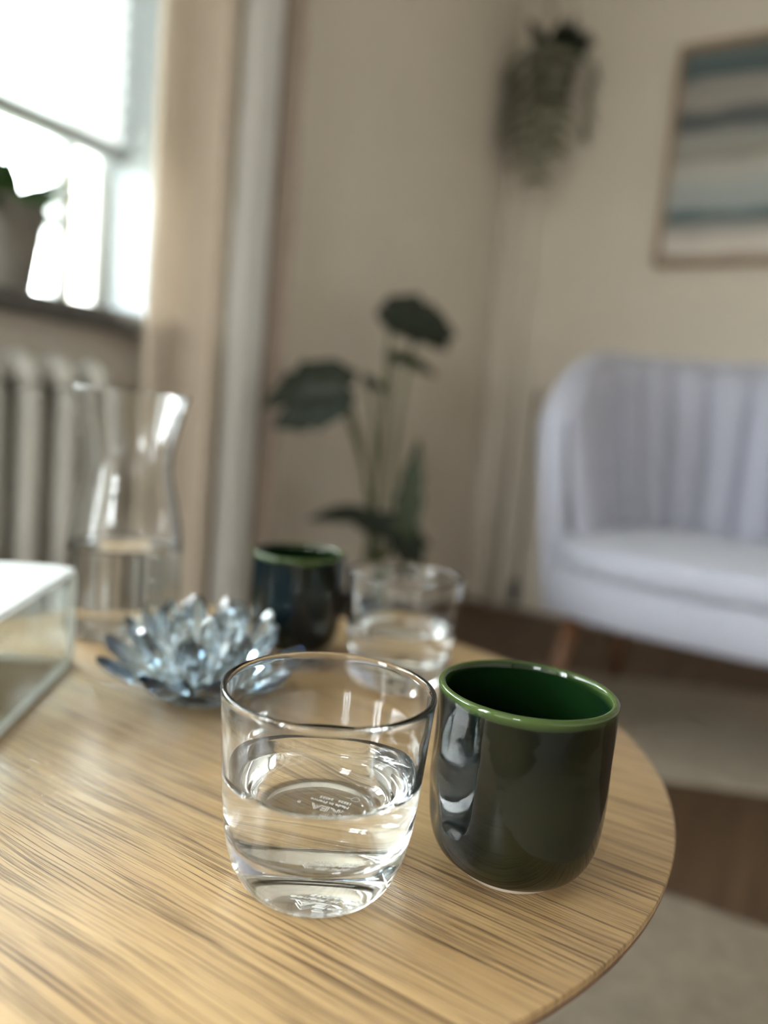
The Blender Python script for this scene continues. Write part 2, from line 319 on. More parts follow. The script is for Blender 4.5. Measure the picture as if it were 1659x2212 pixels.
# ------------------------------------------------------------------ room shell
def struct(o): o['kind'] = 'structure'; return o
TH = 0.26
struct(box('floor', XW-TH, XR+TH, YB-TH, YP+TH, -0.10, 0.0, M['floor']))
struct(box('ceiling', XW-TH, XR+TH, YB-TH, YP+TH, ZC, ZC+0.1, M['ceiling']))
struct(box('wall_back', XW-TH, XR+TH, YP, YP+TH, 0, ZC, M['wall']))
struct(box('wall_right', XR, XR+TH, YB, YP, 0, ZC, M['wall']))
def wall_with_holes(u0, u1, holes, d0, d1, axis):
    us = sorted({u0, u1}.union(*[{h[0], h[1]} for h in holes])); zs = sorted({0, ZC}.union(*[{h[2], h[3]} for h in holes]))
    solid = {}
    for i in range(len(us)-1):
        for k in range(len(zs)-1):
            solid[(i, k)] = not any(us[i] >= q[0]-1e-6 and us[i+1] <= q[1]+1e-6 and zs[k] >= q[2]-1e-6 and zs[k+1] <= q[3]+1e-6 for q in holes)
    bm = bmesh.new(); cache = {}
    def V(d, i, k):
        key = (d, i, k)
        if key not in cache: cache[key] = bm.verts.new((d, us[i], zs[k]) if axis == 'x' else (us[i], d, zs[k]))
        return cache[key]
    for (i, k), s in solid.items():
        if not s: continue
        bm.faces.new([V(d1, i, k), V(d1, i+1, k), V(d1, i+1, k+1), V(d1, i, k+1)])
        bm.faces.new([V(d0, i, k), V(d0, i, k+1), V(d0, i+1, k+1), V(d0, i+1, k)])
        for (di, dk, a, b) in ((-1, 0, (0, 0), (0, 1)), (1, 0, (1, 0), (1, 1)), (0, -1, (0, 0), (1, 0)), (0, 1, (0, 1), (1, 1))):
            if not solid.get((i+di, k+dk), False):
                bm.faces.new([V(d0, i+a[0], k+a[1]), V(d0, i+b[0], k+b[1]), V(d1, i+b[0], k+b[1]), V(d1, i+a[0], k+a[1])])
    return bm
struct(mobj('wall_left', wall_with_holes(YB, YP, (W1, W2), XW-TH, XW, 'x'), M['wall'], smooth=False))
struct(mobj('wall_front', wall_with_holes(XW-TH, XR+TH, (W3,), YB-TH, YB, 'y'), M['wall'], smooth=False))
struct(box('baseboard_back', XW, XR, YP-0.014, YP, 0.0, 0.07, M['wall'], bev=0.004))
struct(box('baseboard_left', XW, XW+0.014, 1.0, YP-0.014, 0.0, 0.07, M['wall'], bev=0.004))

def window(name, W, stiles):
    y0, y1, z0, z1 = W
    root = struct(bpy.data.objects.new(name, None)); COL.objects.link(root); root.location = (XW-0.15, (y0+y1)/2, z0)
    def part(nm, *a, mat='white', bev=0.004):
        o = box(nm, *a, M[mat], root, bev); o.matrix_parent_inverse = Matrix.Translation(-Vector(root.location)); return o
    f = 0.028
    xa, xb = XW-0.17, XW-0.12
    part('frame_rail', xa, xb, y0, y1, z0, z0+f); part('frame_rail', xa, xb, y0, y1, z1-f, z1)
    part('frame_post', xa, xb, y0, y0+f, z0+f, z1-f); part('frame_post', xa, xb, y1-f, y1, z0+f, z1-f)
    edges = [y0+f]
    for (a, b) in stiles:
        part('mullion', xa, xb, a, b, z0+f, z1-f); edges += [a, b]
    edges.append(y1-f)
    for k in range(0, len(edges), 2):
        part('pane', XW-0.148, XW-0.142, edges[k]-0.003, edges[k+1]+0.003, z0+f-0.003, z1-f+0.003, mat='pane', bev=0)
    part('reveal_lining', XW-0.12, XW+0.002, y1-0.004, y1, z0, z1, bev=0, mat='reveal'); part('reveal_lining', XW-0.12, XW+0.002, y0, y0+0.004, z0, z1, bev=0, mat='reveal'); part('reveal_lining', XW-0.12, XW+0.002, y0+0.004, y1-0.004, z1-0.004, z1, bev=0, mat='reveal')
    o = box('window_sill', XW-0.12, XW+0.075, y0-0.02, y1+0.02, z0-0.030, z0, M['sillm'], root, 0.006); o.matrix_parent_inverse = Matrix.Translation(-Vector(root.location))
window('window_1', W1, [(0.862, 0.895), (0.10, 0.17)])
window('added_fill_window_2', W2, [(-1.81, -1.74)])  # added out of view for fill light
root = struct(bpy.data.objects.new('added_fill_window_3', None)); COL.objects.link(root); root.location = (W3[0], YB-0.15, W3[2])  # added out of view, for fill light and its pane-grid reflection
wx, wz = W3[1]-W3[0], W3[3]-W3[2]
for k in range(4):
    xx = (wx-0.04)*k/3; box('mullion', xx, xx+0.04, -0.02, 0.03, 0.04, wz-0.04, M['white'], root, 0.004)
    zz = (wz-0.04)*k/3; box('glazing_bar', 0, wx, -0.018, 0.028, zz, zz+0.04, M['white'], root, 0.004)
for i in range(3):
    for k in range(3):
        xx, zz = (wx-0.04)*i/3, (wz-0.04)*k/3
        box('pane', xx+0.037, xx+(wx-0.04)/3+0.003, 0.002, 0.008, zz+0.037, zz+(wz-0.04)/3+0.003, M['pane'], root)

# blind: pleated fabric with bottom rail, upper part of the window
root = thing('pleated_blind', (XW-0.09, 0.11, 1.075), 'white pleated window blind drawn halfway down with grey bottom rail', 'blind')
vs_, fs_ = [], []; npl = 62
for i in range(npl+1):
    z = 0.02+(2.14-1.075-0.03)*i/npl; x = 0.007 if i % 2 else -0.007
    vs_ += [(x, -0.84, z), (x, 0.852, z)]
    if i: fs_.append((2*i-2, 2*i-1, 2*i+1, 2*i))
mobj('pleated_fabric', (vs_, fs_), M['blind'], root, smooth=False)
box('bottom_rail', -0.012, 0.014, -0.842, 0.854, -0.012, 0.02, M['rail'], root, 0.004)
box('head_rail', -0.015, 0.015, -0.842, 0.854, 1.04, 1.07, M['rail'], root, 0.004)

# curtain rod and curtains
tag(mobj('curtain_rod', tube([(XW+0.09, -1.1, 2.32), (XW+0.09, 1.50, 2.32)], 0.012, 16), M['metal']), 'steel curtain rod above the window', 'curtain rod')
def curtain(name, y0, y1, zb, zt, amp, waves, mat, label, x0, phase=0.0, seed=0, flare=0.0):
    ny, nz = 120, 24; vs, fs = [], []
    for k in range(nz+1):
        v = k/nz; z = zb+(zt-zb)*v
        for i in range(ny+1):
            u = i/ny
            wob = mnoise.noise(Vector((u*3.1+seed, v*1.2, seed)))
            a = amp*(0.75+0.35*wob)*(1.0-0.15*v)
            s = math.sin(2*PI*waves*u+phase+0.5*wob)
            x = a*(math.copysign(abs(s)**0.8, s))
            yy = y0+(y1-y0)*u + 0.010*math.cos(2*PI*waves*2*u+phase) + flare*(1-v)*(u-0.5)
            vs.append((x, yy, z))
    for k in range(nz):
        for i in range(ny):
            a = k*(ny+1)+i; fs.append((a, a+1, a+ny+2, a+ny+1))
    root = thing(name, (x0, (y0+y1)/2, zb), label, 'curtain')
    vs = [(v[0], v[1]-(y0+y1)/2, v[2]-zb) for v in vs]
    o = mobj('fabric', (vs, fs), mat, root)
    sm = o.modifiers.new('thick', 'SOLIDIFY'); sm.thickness = 0.0015
    return root
curtain('curtain', 0.875, 1.065, 0.02, 2.315, 0.024, 1.35, M['curtain'], 'beige linen curtain gathered at the right side of the window', XW+0.092, 0.4, 1)
curtain('curtain', 1.070, 1.175, 0.02, 2.315, 0.010, 0.7, M['sheer'], 'narrow pale voile curtain beside the beige linen curtain', XW+0.112, -0.9, 5)
curtain('curtain', 1.185, 1.255, 0.02, 2.315, 0.020, 1.0, M['drape'], 'narrow brownish curtain fold nearest the room corner', XW+0.090, 2.6, 9)

# radiator with separate sections
root = thing('radiator', (XW+0.065, 0.83, 0.0), 'old white column radiator under the window sill', 'radiator')
def section():
    bm = bmesh.new()
    parts = []
    for dx in (-0.035, 0.035):
        parts.append(tube([(dx, 0, 0.17), (dx, 0, 0.63)], 0.0165, 12))
    # rounded top and bottom headers
    def hdr(z, s):
        p = [(-0.035, 0, z), (-0.026, 0, z+s*0.026), (0, 0, z+s*0.036), (0.026, 0, z+s*0.026), (0.035, 0, z)]
        return tube(p, [0.0165, 0.022, 0.025, 0.022, 0.0165], 12)
    parts += [hdr(0.63, 1), hdr(0.17, -1)]
    parts.append(tube([(0, -0.031, 0.655), (0, 0.031, 0.655)], 0.016, 10)); parts.append(tube([(0, -0.031, 0.145), (0, 0.031, 0.145)], 0.016, 10))
    return merge(*parts)
s0 = mobj('radiator_section', section(), M['rad'], root); s0.location = (0, -0.031, 0)
for k in range(1, 19):
    c = s0.copy(); COL.objects.link(c); c.parent = root; c.location = (0, -0.031-0.062*k, 0)
for yy in (-0.093, -1.023):
    mobj('foot', tube([(0, yy, 0.0), (0, yy, 0.13)], [0.028, 0.014], 12), M['rad'], root)
mobj('pipe', tube([(0, 0.0, 0.145), (0, 0.03, 0.145), (0, 0.035, 0.14), (0, 0.035, 0.0)], 0.010, 10), M['rad'], root)

# corner heating pipe and hanging cable
struct(mobj('trim_1', tube([(XW+0.115, YP-0.03, 0.0), (XW+0.115, YP-0.03, ZC)], 0.020, 20), M['wall']))
root = thing('power_cable', (-0.935, YP-0.022, 0.0), 'thin black cable with small adapter hanging on the wall behind the armchair', 'cable')
mobj('wire', tube([(0.0, 0.012, 0.80), (0.002, 0.004, 0.60), (0.0, 0.002, 0.35), (0, 0, 0.10)], 0.006, 8), M['black'], root)
mobj('adapter', box_bm(-0.018, 0.018, -0.02, 0.005, 0.02, 0.11, 0.006), M['black'], root)
mobj('socket_plug', box_bm(-0.03, 0.03, 0.006, 0.022, 0.78, 0.84, 0.004), M['wall'], root)

# framed print
z0, z1 = 1.205, 1.875; x0, x1 = -0.592, -0.092
root = thing('framed_picture', ((x0+x1)/2, YP-0.001, z0), 'framed abstract print of teal, grey and white bands on the wall', 'picture')
cx = (x0+x1)/2; hw = (x1-x0)/2; hh = z1-z0; fwid = 0.018
for nm, a in (('frame_side', (-hw, -hw+fwid, -0.028, 0, 0, hh)), ('frame_side', (hw-fwid, hw, -0.028, 0, 0, hh)), ('frame_rail', (-hw+fwid, hw-fwid, -0.028, 0, 0, fwid)), ('frame_rail', (-hw+fwid, hw-fwid, -0.028, 0, hh-fwid, hh))):
    box(nm, *a, M['frame'], root, 0.003)
box('print', -hw+fwid-0.002, hw-fwid+0.002, -0.016, -0.004, fwid-0.002, hh-fwid+0.002, painting_mat(fwid, hh-fwid), root)

# rugs
def rug(name, cxy, size, rz, mat, label, h):
    bm = box_bm(-size[0]/2, size[0]/2, -size[1]/2, size[1]/2, 0, h, 0.004)
    o = mobj(name, bm, mat, None, True, 40); o.location = (cxy[0], cxy[1], 0.0005); o.rotation_euler.z = rz
    tag(o, label, 'rug'); return o
d = Vector((0.168, 0.077)).normalized(); nrm = Vector((-d.y, d.x)); ed = Vector((-0.11, 1.487)); c_ = ed+d*0.45+nrm*0.30
rug('flat_rug', c_, (1.5, 0.60), math.atan2(d.y, d.x), M['rug2'], 'flat woven taupe rug on the floor under the armchair', 0.003)
rug('wool_rug', (0.15, 0.20), (1.7, 1.75), math.radians(4), M['rug'], 'textured taupe wool rug on the floor under the round table', 0.010)

# ------------------------------------------------------------------ armchair
def armchair(loc, rz):
    root = thing('armchair', loc, 'lavender grey upholstered tub armchair with channel back and wooden legs', 'armchair', rz)
    W_, D_ = 0.345, 0.36      # half sizes of the tub footprint
    zt_back, zt_arm = 0.845, 0.70
    def foot(phi, grow=0.0):
        # phi 0 = straight back (+y) ; +-pi/2 = sides ; beyond: arms run forward
        if abs(phi) <= PI/2:
            return Vector(((W_+grow)*math.sin(phi), (D_+grow)*math.cos(phi)*0.80+0.02))
        s = math.copysign(1, phi); return Vector((s*(W_+grow), 0.02-(abs(phi)-PI/2)*0.30))
    PM = PI/2+0.75
    def ztop(phi):
        a = abs(phi)/PM
        t = max(0.0, (a-0.52)/0.48); return zt_back-0.012*a*a-0.20*(1-math.sqrt(max(0.0, 1-t*t*0.97)))
    # outer shell
    n = 72; m = 14; vs, fs = [], []
    for i in range(n+1):
        phi = -PM+2*PM*i/n; p = foot(phi); q = foot(phi, -0.055); zt = ztop(phi)
        prof = []
        for k in range(m+1):   # outside up
            t = k/m; z = 0.25+(zt-0.03-0.25)*t; lean = 0.03*t-0.02*(1-t)**2
            dv = (p-Vector((0, 0.0))).normalized(); e = p+dv*lean; prof.append((e.x, e.y, z))
        for k in range(1, 8):  # rolled top
            a = PI*k/8; dv = (p-Vector((0, 0.0))).normalized(); mid = (p+q)/2+dv*0.03; h = (p-q).length/2
            e = mid+dv*h*math.cos(a); prof.append((e.x, e.y, zt-0.03+0.03*math.sin(a)))
        for k in range(m+1):
            t = 1-k/m; z = 0.25+(zt-0.03-0.25)*t; dv = (p-Vector((0, 0.0))).normalized(); e = q+dv*(0.03*t-0.02*(1-t)**2); prof.append((e.x, e.y, z))
        L_ = len(prof); vs += prof
        if i:
            for k in range(L_-1): a = (i-1)*L_+k; fs.append((a, a+L_, a+L_+1, a+1))
            a = (i-1)*L_; fs.append((a, a+L_-1, a+L_-1+L_, a+L_))
    fs.append(tuple(range(L_))); fs.append(tuple(n*L_+k for k in range(L_-1, -1, -1)))
    o = mobj('shell', to_bm((vs, fs)), M['fabric'], root, True, 60)
    # channel pads inside
    nch = 15
    for c in range(nch):
        a0 = -PM+0.06+(2*PM-0.12)*c/nch; a1 = -PM+0.06+(2*PM-0.12)*(c+1)/nch
        vs, fs = [], []; mu, mv = 8, 10
        for j in range(mv+1):
            v = j/mv
            for i in range(mu+1):
                u = i/mu; phi = a0+(a1-a0)*u; zt = ztop(phi)-0.018; z = 0.40+(zt-0.40)*v
                b = math.sin(PI*u)**0.55*math.sin(PI*min(1, (0.06+0.94*v)*1.0) if v > 0.5 else PI*0.5)**0.5 if 0 < u < 1 else 0.0
                dv = foot(phi).normalized(); e = foot(phi, -0.052)+dv*(0.03*v-0.02*(1-v)**2)-dv*0.030*b
                vs.append((e.x, e.y, z))
        for j in range(mv):
            for i in range(mu):
                a = j*(mu+1)+i; fs.append((a, a+1, a+mu+2, a+mu+1))
        pad = mobj('channel_pad', (vs, fs), M['fabric'], root)
        sm = pad.modifiers.new('t', 'SOLIDIFY'); sm.thickness = 0.012; sm.offset = 0
    # seat base and cushion : superellipse footprints
    def slab(nm, hx, y0, y1, z0, z1, r, ex=3.2):
        cy_ = (y0+y1)/2; hy = (y1-y0)/2; prof = [(0, z0), (0.7, z0), (1-r*0.6, z0), (1-r*0.15, z0+0.25*(z1-z0)*0.5), (1, (z0+z1)/2), (1-r*0.15, z1-0.25*(z1-z0)*0.5), (1-r*0.6, z1-0.004), (0.7, z1+0.004), (0, z1+0.010)]
        vs, fs = lathe(smoothprof(prof, 3), 64)
        out = []
        for (x, y, z) in vs:
            rad = math.hypot(x, y); t = math.atan2(y, x) if rad > 1e-9 else 0
            c, s = math.cos(t), math.sin(t); k = (abs(c)**ex+abs(s)**ex)**(-1/ex)
            out.append((hx*rad*k*c, cy_+hy*rad*k*s, z))
        return mobj(nm, to_bm((out, fs)), M['fabric'], root)
    slab('seat_base', 0.345, -0.335, 0.27, 0.265, 0.375, 0.12)
    slab('seat_cushion', 0.325, -0.350, 0.25, 0.355, 0.425, 0.16)
    for sx in (-1, 1):
        for (yy, oy) in ((-0.20, -0.06), (0.20, 0.07)):
            mobj('leg', tube([(sx*0.25, yy, 0.275), (sx*0.285, yy+oy, 0.0)], [0.021, 0.012], 14), M['legwood'], root)
    return root
armchair((-0.165, 1.72, 0.0068), math.radians(-3))

# ------------------------------------------------------------------ plants
def leaf_vf(L, Wd, heart=0.25, curl=0.25, fold=0.25, notch=0.0, nu=10, nv=6):
    vs, fs = [], []
    for i in range(nu+1):
        u = i/nu
        wdt = Wd*0.5*(math.sin(PI*min(1, u**0.72))**0.85 if 0 < u < 1 else 0.02)
        if notch and 0.15 < u < 0.9: wdt *= 1-notch*(0.5+0.5*math.cos(u*PI*2*4.0))
        for j in range(-nv, nv+1):
            s = j/nv
            y = L*(u-heart*(1-u)**3*abs(s)*0.9)
            x = wdt*s*(1+0.25*(1-u))
            z = -curl*L*u*u + fold*abs(x)
            vs.append((x, y, z))
    m = 2*nv+1
    for i in range(nu):
        for j in range(m-1):
            a = i*m+j; fs.append((a, a+1, a+m+1, a+m))
    return vs, fs
def place_leaf(parent, base, direction, upv, L, Wd, mat, **kw):
    o = mobj('leaf', leaf_vf(L, Wd, **kw), mat, parent)
    y = Vector(direction).normalized(); z = Vector(upv); x = y.cross(z).normalized(); z = x.cross(y)
    o.matrix_local = Matrix(((x.x, y.x, z.x, base[0]), (x.y, y.y, z.y, base[1]), (x.z, y.z, z.z, base[2]), (0, 0, 0, 1)))
    sm = o.modifiers.new('t', 'SOLIDIFY'); sm.thickness = 0.0012
    return o
def pot(parent, r_top, r_bot, h, mat, wall=0.008, rimh=0.02):
    pr = [(0, 0), (r_bot*0.95, 0), (r_bot, 0.004), (r_top-0.004, h-rimh), (r_top, h-rimh+0.002), (r_top, h-0.002), (r_top-0.002, h), (r_top-wall, h), (r_top-wall-0.002, h-0.02), (r_bot*0.9, 0.01), (0, 0.01)]
    pt = mobj('pot', lathe_bm(pr, 48), mat, parent, True, 40)
    zs = h-0.025; rs = r_top-wall-0.004
    mobj('soil', lathe_bm([(0, zs-0.01), (rs*0.97, zs-0.01), (rs*0.98, zs), (rs*0.5, zs+0.006), (0, zs+0.008)], 32), M['soil'], pt)

# monstera on the floor in the corner
PX, PY = -0.865, 1.42
root = thing('potted_monstera', (PX, PY, 0), 'dark green leafy monstera in a charcoal pot on the floor by the curtain', 'plant')
pot(root, 0.115, 0.085, 0.22, M['potdark'])
def mleaf(tip, base, L, Wd, dirv, up, mat, notch=0.25, src=(0, 0, 0.2), **kw):
    b = Vector(base)-Vector((PX, PY, 0)); s = Vector(src)
    midp = (s+b)/2+Vector((0, 0, 0.10))+0.25*(Vector((0, 0, b.z))-Vector((0, 0, s.z)))*0.5
    st = mobj('stem', tube(bez(s, (s.x*0.3+b.x*0.15, s.y*0.3+b.y*0.15, b.z*0.75), b, 10), [0.0055]*6+[0.0045]*5, 8), M['stem'], root)
    place_leaf(st, b, dirv, up, L, Wd, mat, notch=notch, **kw)
def ray_pt(px, py, t):   # a spot in the corner, found along a sight line and then fixed in the room
    dv = fw+(px-829.5)/1597*rr-(py-1106)/1597*uu
    return CAM+dv*t
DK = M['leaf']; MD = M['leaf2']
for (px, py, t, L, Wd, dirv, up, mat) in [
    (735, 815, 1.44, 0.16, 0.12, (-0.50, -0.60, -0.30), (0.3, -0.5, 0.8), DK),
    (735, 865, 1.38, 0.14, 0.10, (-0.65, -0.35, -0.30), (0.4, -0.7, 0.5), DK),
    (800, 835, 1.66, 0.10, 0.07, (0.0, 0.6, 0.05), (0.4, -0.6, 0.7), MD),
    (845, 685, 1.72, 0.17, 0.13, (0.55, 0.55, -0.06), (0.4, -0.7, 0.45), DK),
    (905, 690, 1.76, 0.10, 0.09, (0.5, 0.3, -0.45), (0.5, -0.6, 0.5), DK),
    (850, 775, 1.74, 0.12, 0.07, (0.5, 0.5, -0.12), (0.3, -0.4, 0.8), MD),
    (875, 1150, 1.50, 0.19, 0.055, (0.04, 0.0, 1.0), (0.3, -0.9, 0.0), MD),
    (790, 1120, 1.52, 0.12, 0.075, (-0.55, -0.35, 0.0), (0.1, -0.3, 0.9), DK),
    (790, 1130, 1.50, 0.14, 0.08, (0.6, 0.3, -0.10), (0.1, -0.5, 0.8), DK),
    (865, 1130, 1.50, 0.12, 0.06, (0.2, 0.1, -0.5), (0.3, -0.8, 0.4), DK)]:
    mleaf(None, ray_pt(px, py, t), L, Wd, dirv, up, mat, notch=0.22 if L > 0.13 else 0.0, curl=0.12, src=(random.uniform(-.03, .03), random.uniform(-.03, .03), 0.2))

# hanging plant in the corner
hp = ray_pt(1185, 215, 2.50)
root = thing('hanging_plant', (hp.x, hp.y, hp.z), 'brown hanging pot with trailing vine leaves near the room corner', 'plant')
pot(root, 0.085, 0.065, 0.13, M['potbrown'])
for k in range(3):
    a = 2*PI*k/3+0.4
    mobj('cord', tube([(0.083*math.cos(a), 0.083*math.sin(a), 0.12), (0.03*math.cos(a), 0.03*math.sin(a), 0.42), (0, 0, 0.50), (0, 0, ZC-hp.z)], 0.0022, 6), M['cord'], root)
rs = random.Random(4)
strands = [(2.9, 0.44, 'leaf3'), (3.3, 0.40, 'leaf3'), (3.7, 0.30, 'leaf3'), (2.6, 0.34, 'leaf3'), (4.6, 0.34, 'leaf3'), (5.4, 0.30, 'leaf3'), (0.3, 0.22, 'leaf3'), (4.1, 0.24, 'leaf3'), (5.0, 0.4, 'leaf3')]
for a, ln, mt in strands:
    r1 = 0.085; ox = 0.115+0.02*rs.random()
    if 2.4 < a < 3.5: ox += 0.07
    pts = [(0.05*math.cos(a), 0.05*math.sin(a), 0.12), (r1*math.cos(a), r1*math.sin(a), 0.145), (ox*math.cos(a), ox*math.sin(a), 0.10)]
    nseg = 7
    for q in range(1, nseg+1): pts.append(((ox+0.01*math.sin(q*1.7))*math.cos(a), (ox+0.01*math.cos(q))*math.sin(a), 0.10-ln*q/nseg))
    vn = mobj('vine', tube(pts, 0.0022, 6), M['stem'], root)
    for q in range(2, len(pts)):
        for sgn in (-1, 1):
            place_leaf(vn, pts[q], (math.cos(a+sgn*1.0), math.sin(a+sgn*1.0), -0.6+0.3*rs.random()), (math.cos(a), math.sin(a), 0.6), 0.045+0.02*rs.random(), 0.035, M[mt], nu=5, nv=2)
for k in range(22):
    a = rs.random()*6.28; e = 0.5+rs.random()*1.0
    place_leaf(root, (0.04*math.cos(a), 0.04*math.sin(a), 0.115), (math.cos(a)*math.cos(e), math.sin(a)*math.cos(e), math.sin(e)), (-math.cos(a), -math.sin(a), 0.6), 0.09+0.04*rs.random(), 0.05, M['leaf'], nu=5, nv=2)

# small plant on the sill
root = thing('sill_plant', (XW-0.02, 0.700, W1[2]), 'tapered grey clay pot with green leaves on the window sill', 'plant')
pot(root, 0.062, 0.043, 0.140, M['potgrey'], rimh=0.03)
for k in range(38):
    a = rs.random()*6.28; e = 0.10+rs.random()*1.2
    place_leaf(root, (0.035*math.cos(a), 0.035*math.sin(a), 0.122), (math.cos(a)*math.cos(e), math.sin(a)*math.cos(e), math.sin(e)), (-math.cos(a), -math.sin(a), 0.8), 0.065+0.035*rs.random(), 0.036, M['leaf4'] if k % 3 else M['leaf2'], nu=5, nv=2, curl=0.5)

# ------------------------------------------------------------------ round table
T = 0.43; TX, TY, TR = -0.3095, 0.3357, 0.2702
root = thing('round_table', (TX, TY, 0), 'small round oak veneer table in the foreground', 'table')
mobj('table_top', lathe_bm([(0, -0.0050), (TR-0.0012, -0.0050), (TR-0.0004, -0.0040), (TR, -0.0012), (TR-0.0003, -0.0003), (TR-0.0010, 0), (0, 0)], 192), M['oak'], root, True, 30).location = (0, 0, T)
mobj('edge_band', lathe_bm([(0, -0.018), (TR-0.030, -0.018), (TR-0.006, -0.0085), (TR-0.0006, -0.0062), (TR-0.0006, -0.0050), (0, -0.0050)], 192), M['edge'], root, True, 30).location = (0, 0, T)
for k in range(4):
    a = math.radians(-29+90*k); r1, r2 = 0.185, 0.235
    mobj('leg', tube([(r1*math.cos(a), r1*math.sin(a), T-0.0185), (r2*math.cos(a), r2*math.sin(a), 0.0135)], [0.019, 0.0125], 18), M['oakleg'], root)

# ------------------------------------------------------------------ clear tumblers with water
GH, GR = 0.0826, 0.0443
def glass_profiles():
    outer = [(0.0, 0.0009), (0.0180, 0.0009), (0.0230, 0.0006), (0.0262, 0.0), (0.0291, 0.0), (0.0303, 0.0004), (0.0316, 0.0018), (0.0339, 0.0052), (0.0361, 0.0100), (0.0379, 0.0158), (0.0392, 0.0222), (0.0402, 0.0300), (0.0411, 0.0400), (0.0424, 0.0580), (0.0434, 0.0720), (0.0441, 0.0802)]
    rim = [(0.0443, 0.0813), (0.0440, 0.0822), (0.0431, 0.0826), (0.0421, 0.0822), (0.0417, 0.0813)]
    inner = [(0.0415, 0.0795), (0.0412, 0.0700), (0.0402, 0.0560), (0.0390, 0.0430), (0.0383, 0.0345), (0.0376, 0.0290), (0.0362, 0.0245), (0.0335, 0.0213), (0.0285, 0.0195), (0.0200, 0.0187), (0.0100, 0.0183), (0.0, 0.0182)]
    return smoothprof(outer, 5)[:-1], smoothprof(rim, 3), smoothprof(inner, 5)
def water_profile(level, inner, eps=0.00018):
    inn = sorted(inner, key=lambda p: p[1]); pr = [(0.0, inn[0][1]-eps)]
    for (r, z) in inn:
        if z < level-0.0012 and r > 0.0: pr.append((r+eps, z-eps*0.6))
    def rad(z):
        for (a, b) in zip(inn[:-1], inn[1:]):
            if a[1] <= z <= b[1] and b[1] > a[1]: return a[0]+(b[0]-a[0])*(z-a[1])/(b[1]-a[1])
        return inn[-1][0]
    R = rad(level)
    pr += [(R+eps, level), (R-0.0004, level-0.0004), (R-0.0011, level-0.0009), (R-0.0022, level-0.0012), (R-0.004, level-0.0013), (R*0.5, level-0.0013), (0.0, level-0.0013)]
    return pr
def text_mesh(body, size, outline=None, width=0.0):
    cu = bpy.data.curves.new('txt', 'FONT'); cu.body = body; cu.size = size; cu.resolution_u = 3
    if outline: cu.fill_mode = 'NONE'; cu.bevel_depth = outline; cu.bevel_resolution = 0
    else: cu.extrude = 0.00008
    ob = bpy.data.objects.new('txt', cu); COL.objects.link(ob)
    dg = bpy.context.evaluated_depsgraph_get(); me = bpy.data.meshes.new_from_object(ob.evaluated_get(dg))
    vf = ([v.co.copy() for v in me.vertices], [tuple(p.vertices) for p in me.polygons])
    bpy.data.objects.remove(ob); bpy.data.curves.remove(cu); bpy.data.meshes.remove(me); return vf
def shift(vf, dx, dy, s=1.0, sxx=1.0): return ([(v[0]*s*sxx+dx, v[1]*s+dy, v[2]*s) for v in vf[0]], vf[1])
def tumbler(loc, level, label, rot, lettering=True):
    root = thing('drinking_glass', loc, label, 'glass', rot, 'clear tumblers on the table')
    o, r, i = glass_profiles()
    mobj('glass_wall', lathe_bm(o+r+i, 128), M['glass'], root)
    mobj('water', lathe_bm(water_profile(level, i), 128), M['water'], root)
    if lettering:
        lt = [shift(text_mesh('IKEA', 0.0056, 0.00013), -0.0100, 0.0035, 1.0, 1.35), shift(text_mesh('\u00ae', 0.0022, 0.00008), 0.0105, 0.0045),
              shift(text_mesh('Made in France', 0.0026, 0.00009), -0.0105, -0.0005, 1.0, 1.15), shift(text_mesh('15526   24035', 0.0024, 0.00009), -0.0105, -0.0040, 1.0, 1.1)]
        ic = [(-0.0105+0.0022*math.cos(t)*(1 if math.sin(t) > 0 else 0.75), -0.0078+0.0018*math.sin(t), 0) for t in [2*PI*k/16 for k in range(17)]]
        lt.append(tube(ic, 0.00013, 5)); lt.append(tube([(-0.0083, -0.0078, 0), (-0.0060, -0.0073, 0)], 0.0001, 5))
        ob = mobj('base_lettering', shift(merge(*lt), 0, -0.0085), M['etch'], root, smooth=False); ob.location = (0, 0, 0.00125)
        ob['label'] = 'embossed maker lettering on the glass base'
    return root
# direction of the lettering on the table plane (reads from the far side)
LROT = math.radians(193)
tumbler((-0.165, 0.244, T+0.0001), 0.0487, 'clear glass tumbler half full of water in the front, beside the green cup', LROT)
tumbler((-0.264, 0.479, T+0.0001), 0.0440, 'blurred clear glass tumbler of water at the back next to the dark cup', LROT+1.3, False)

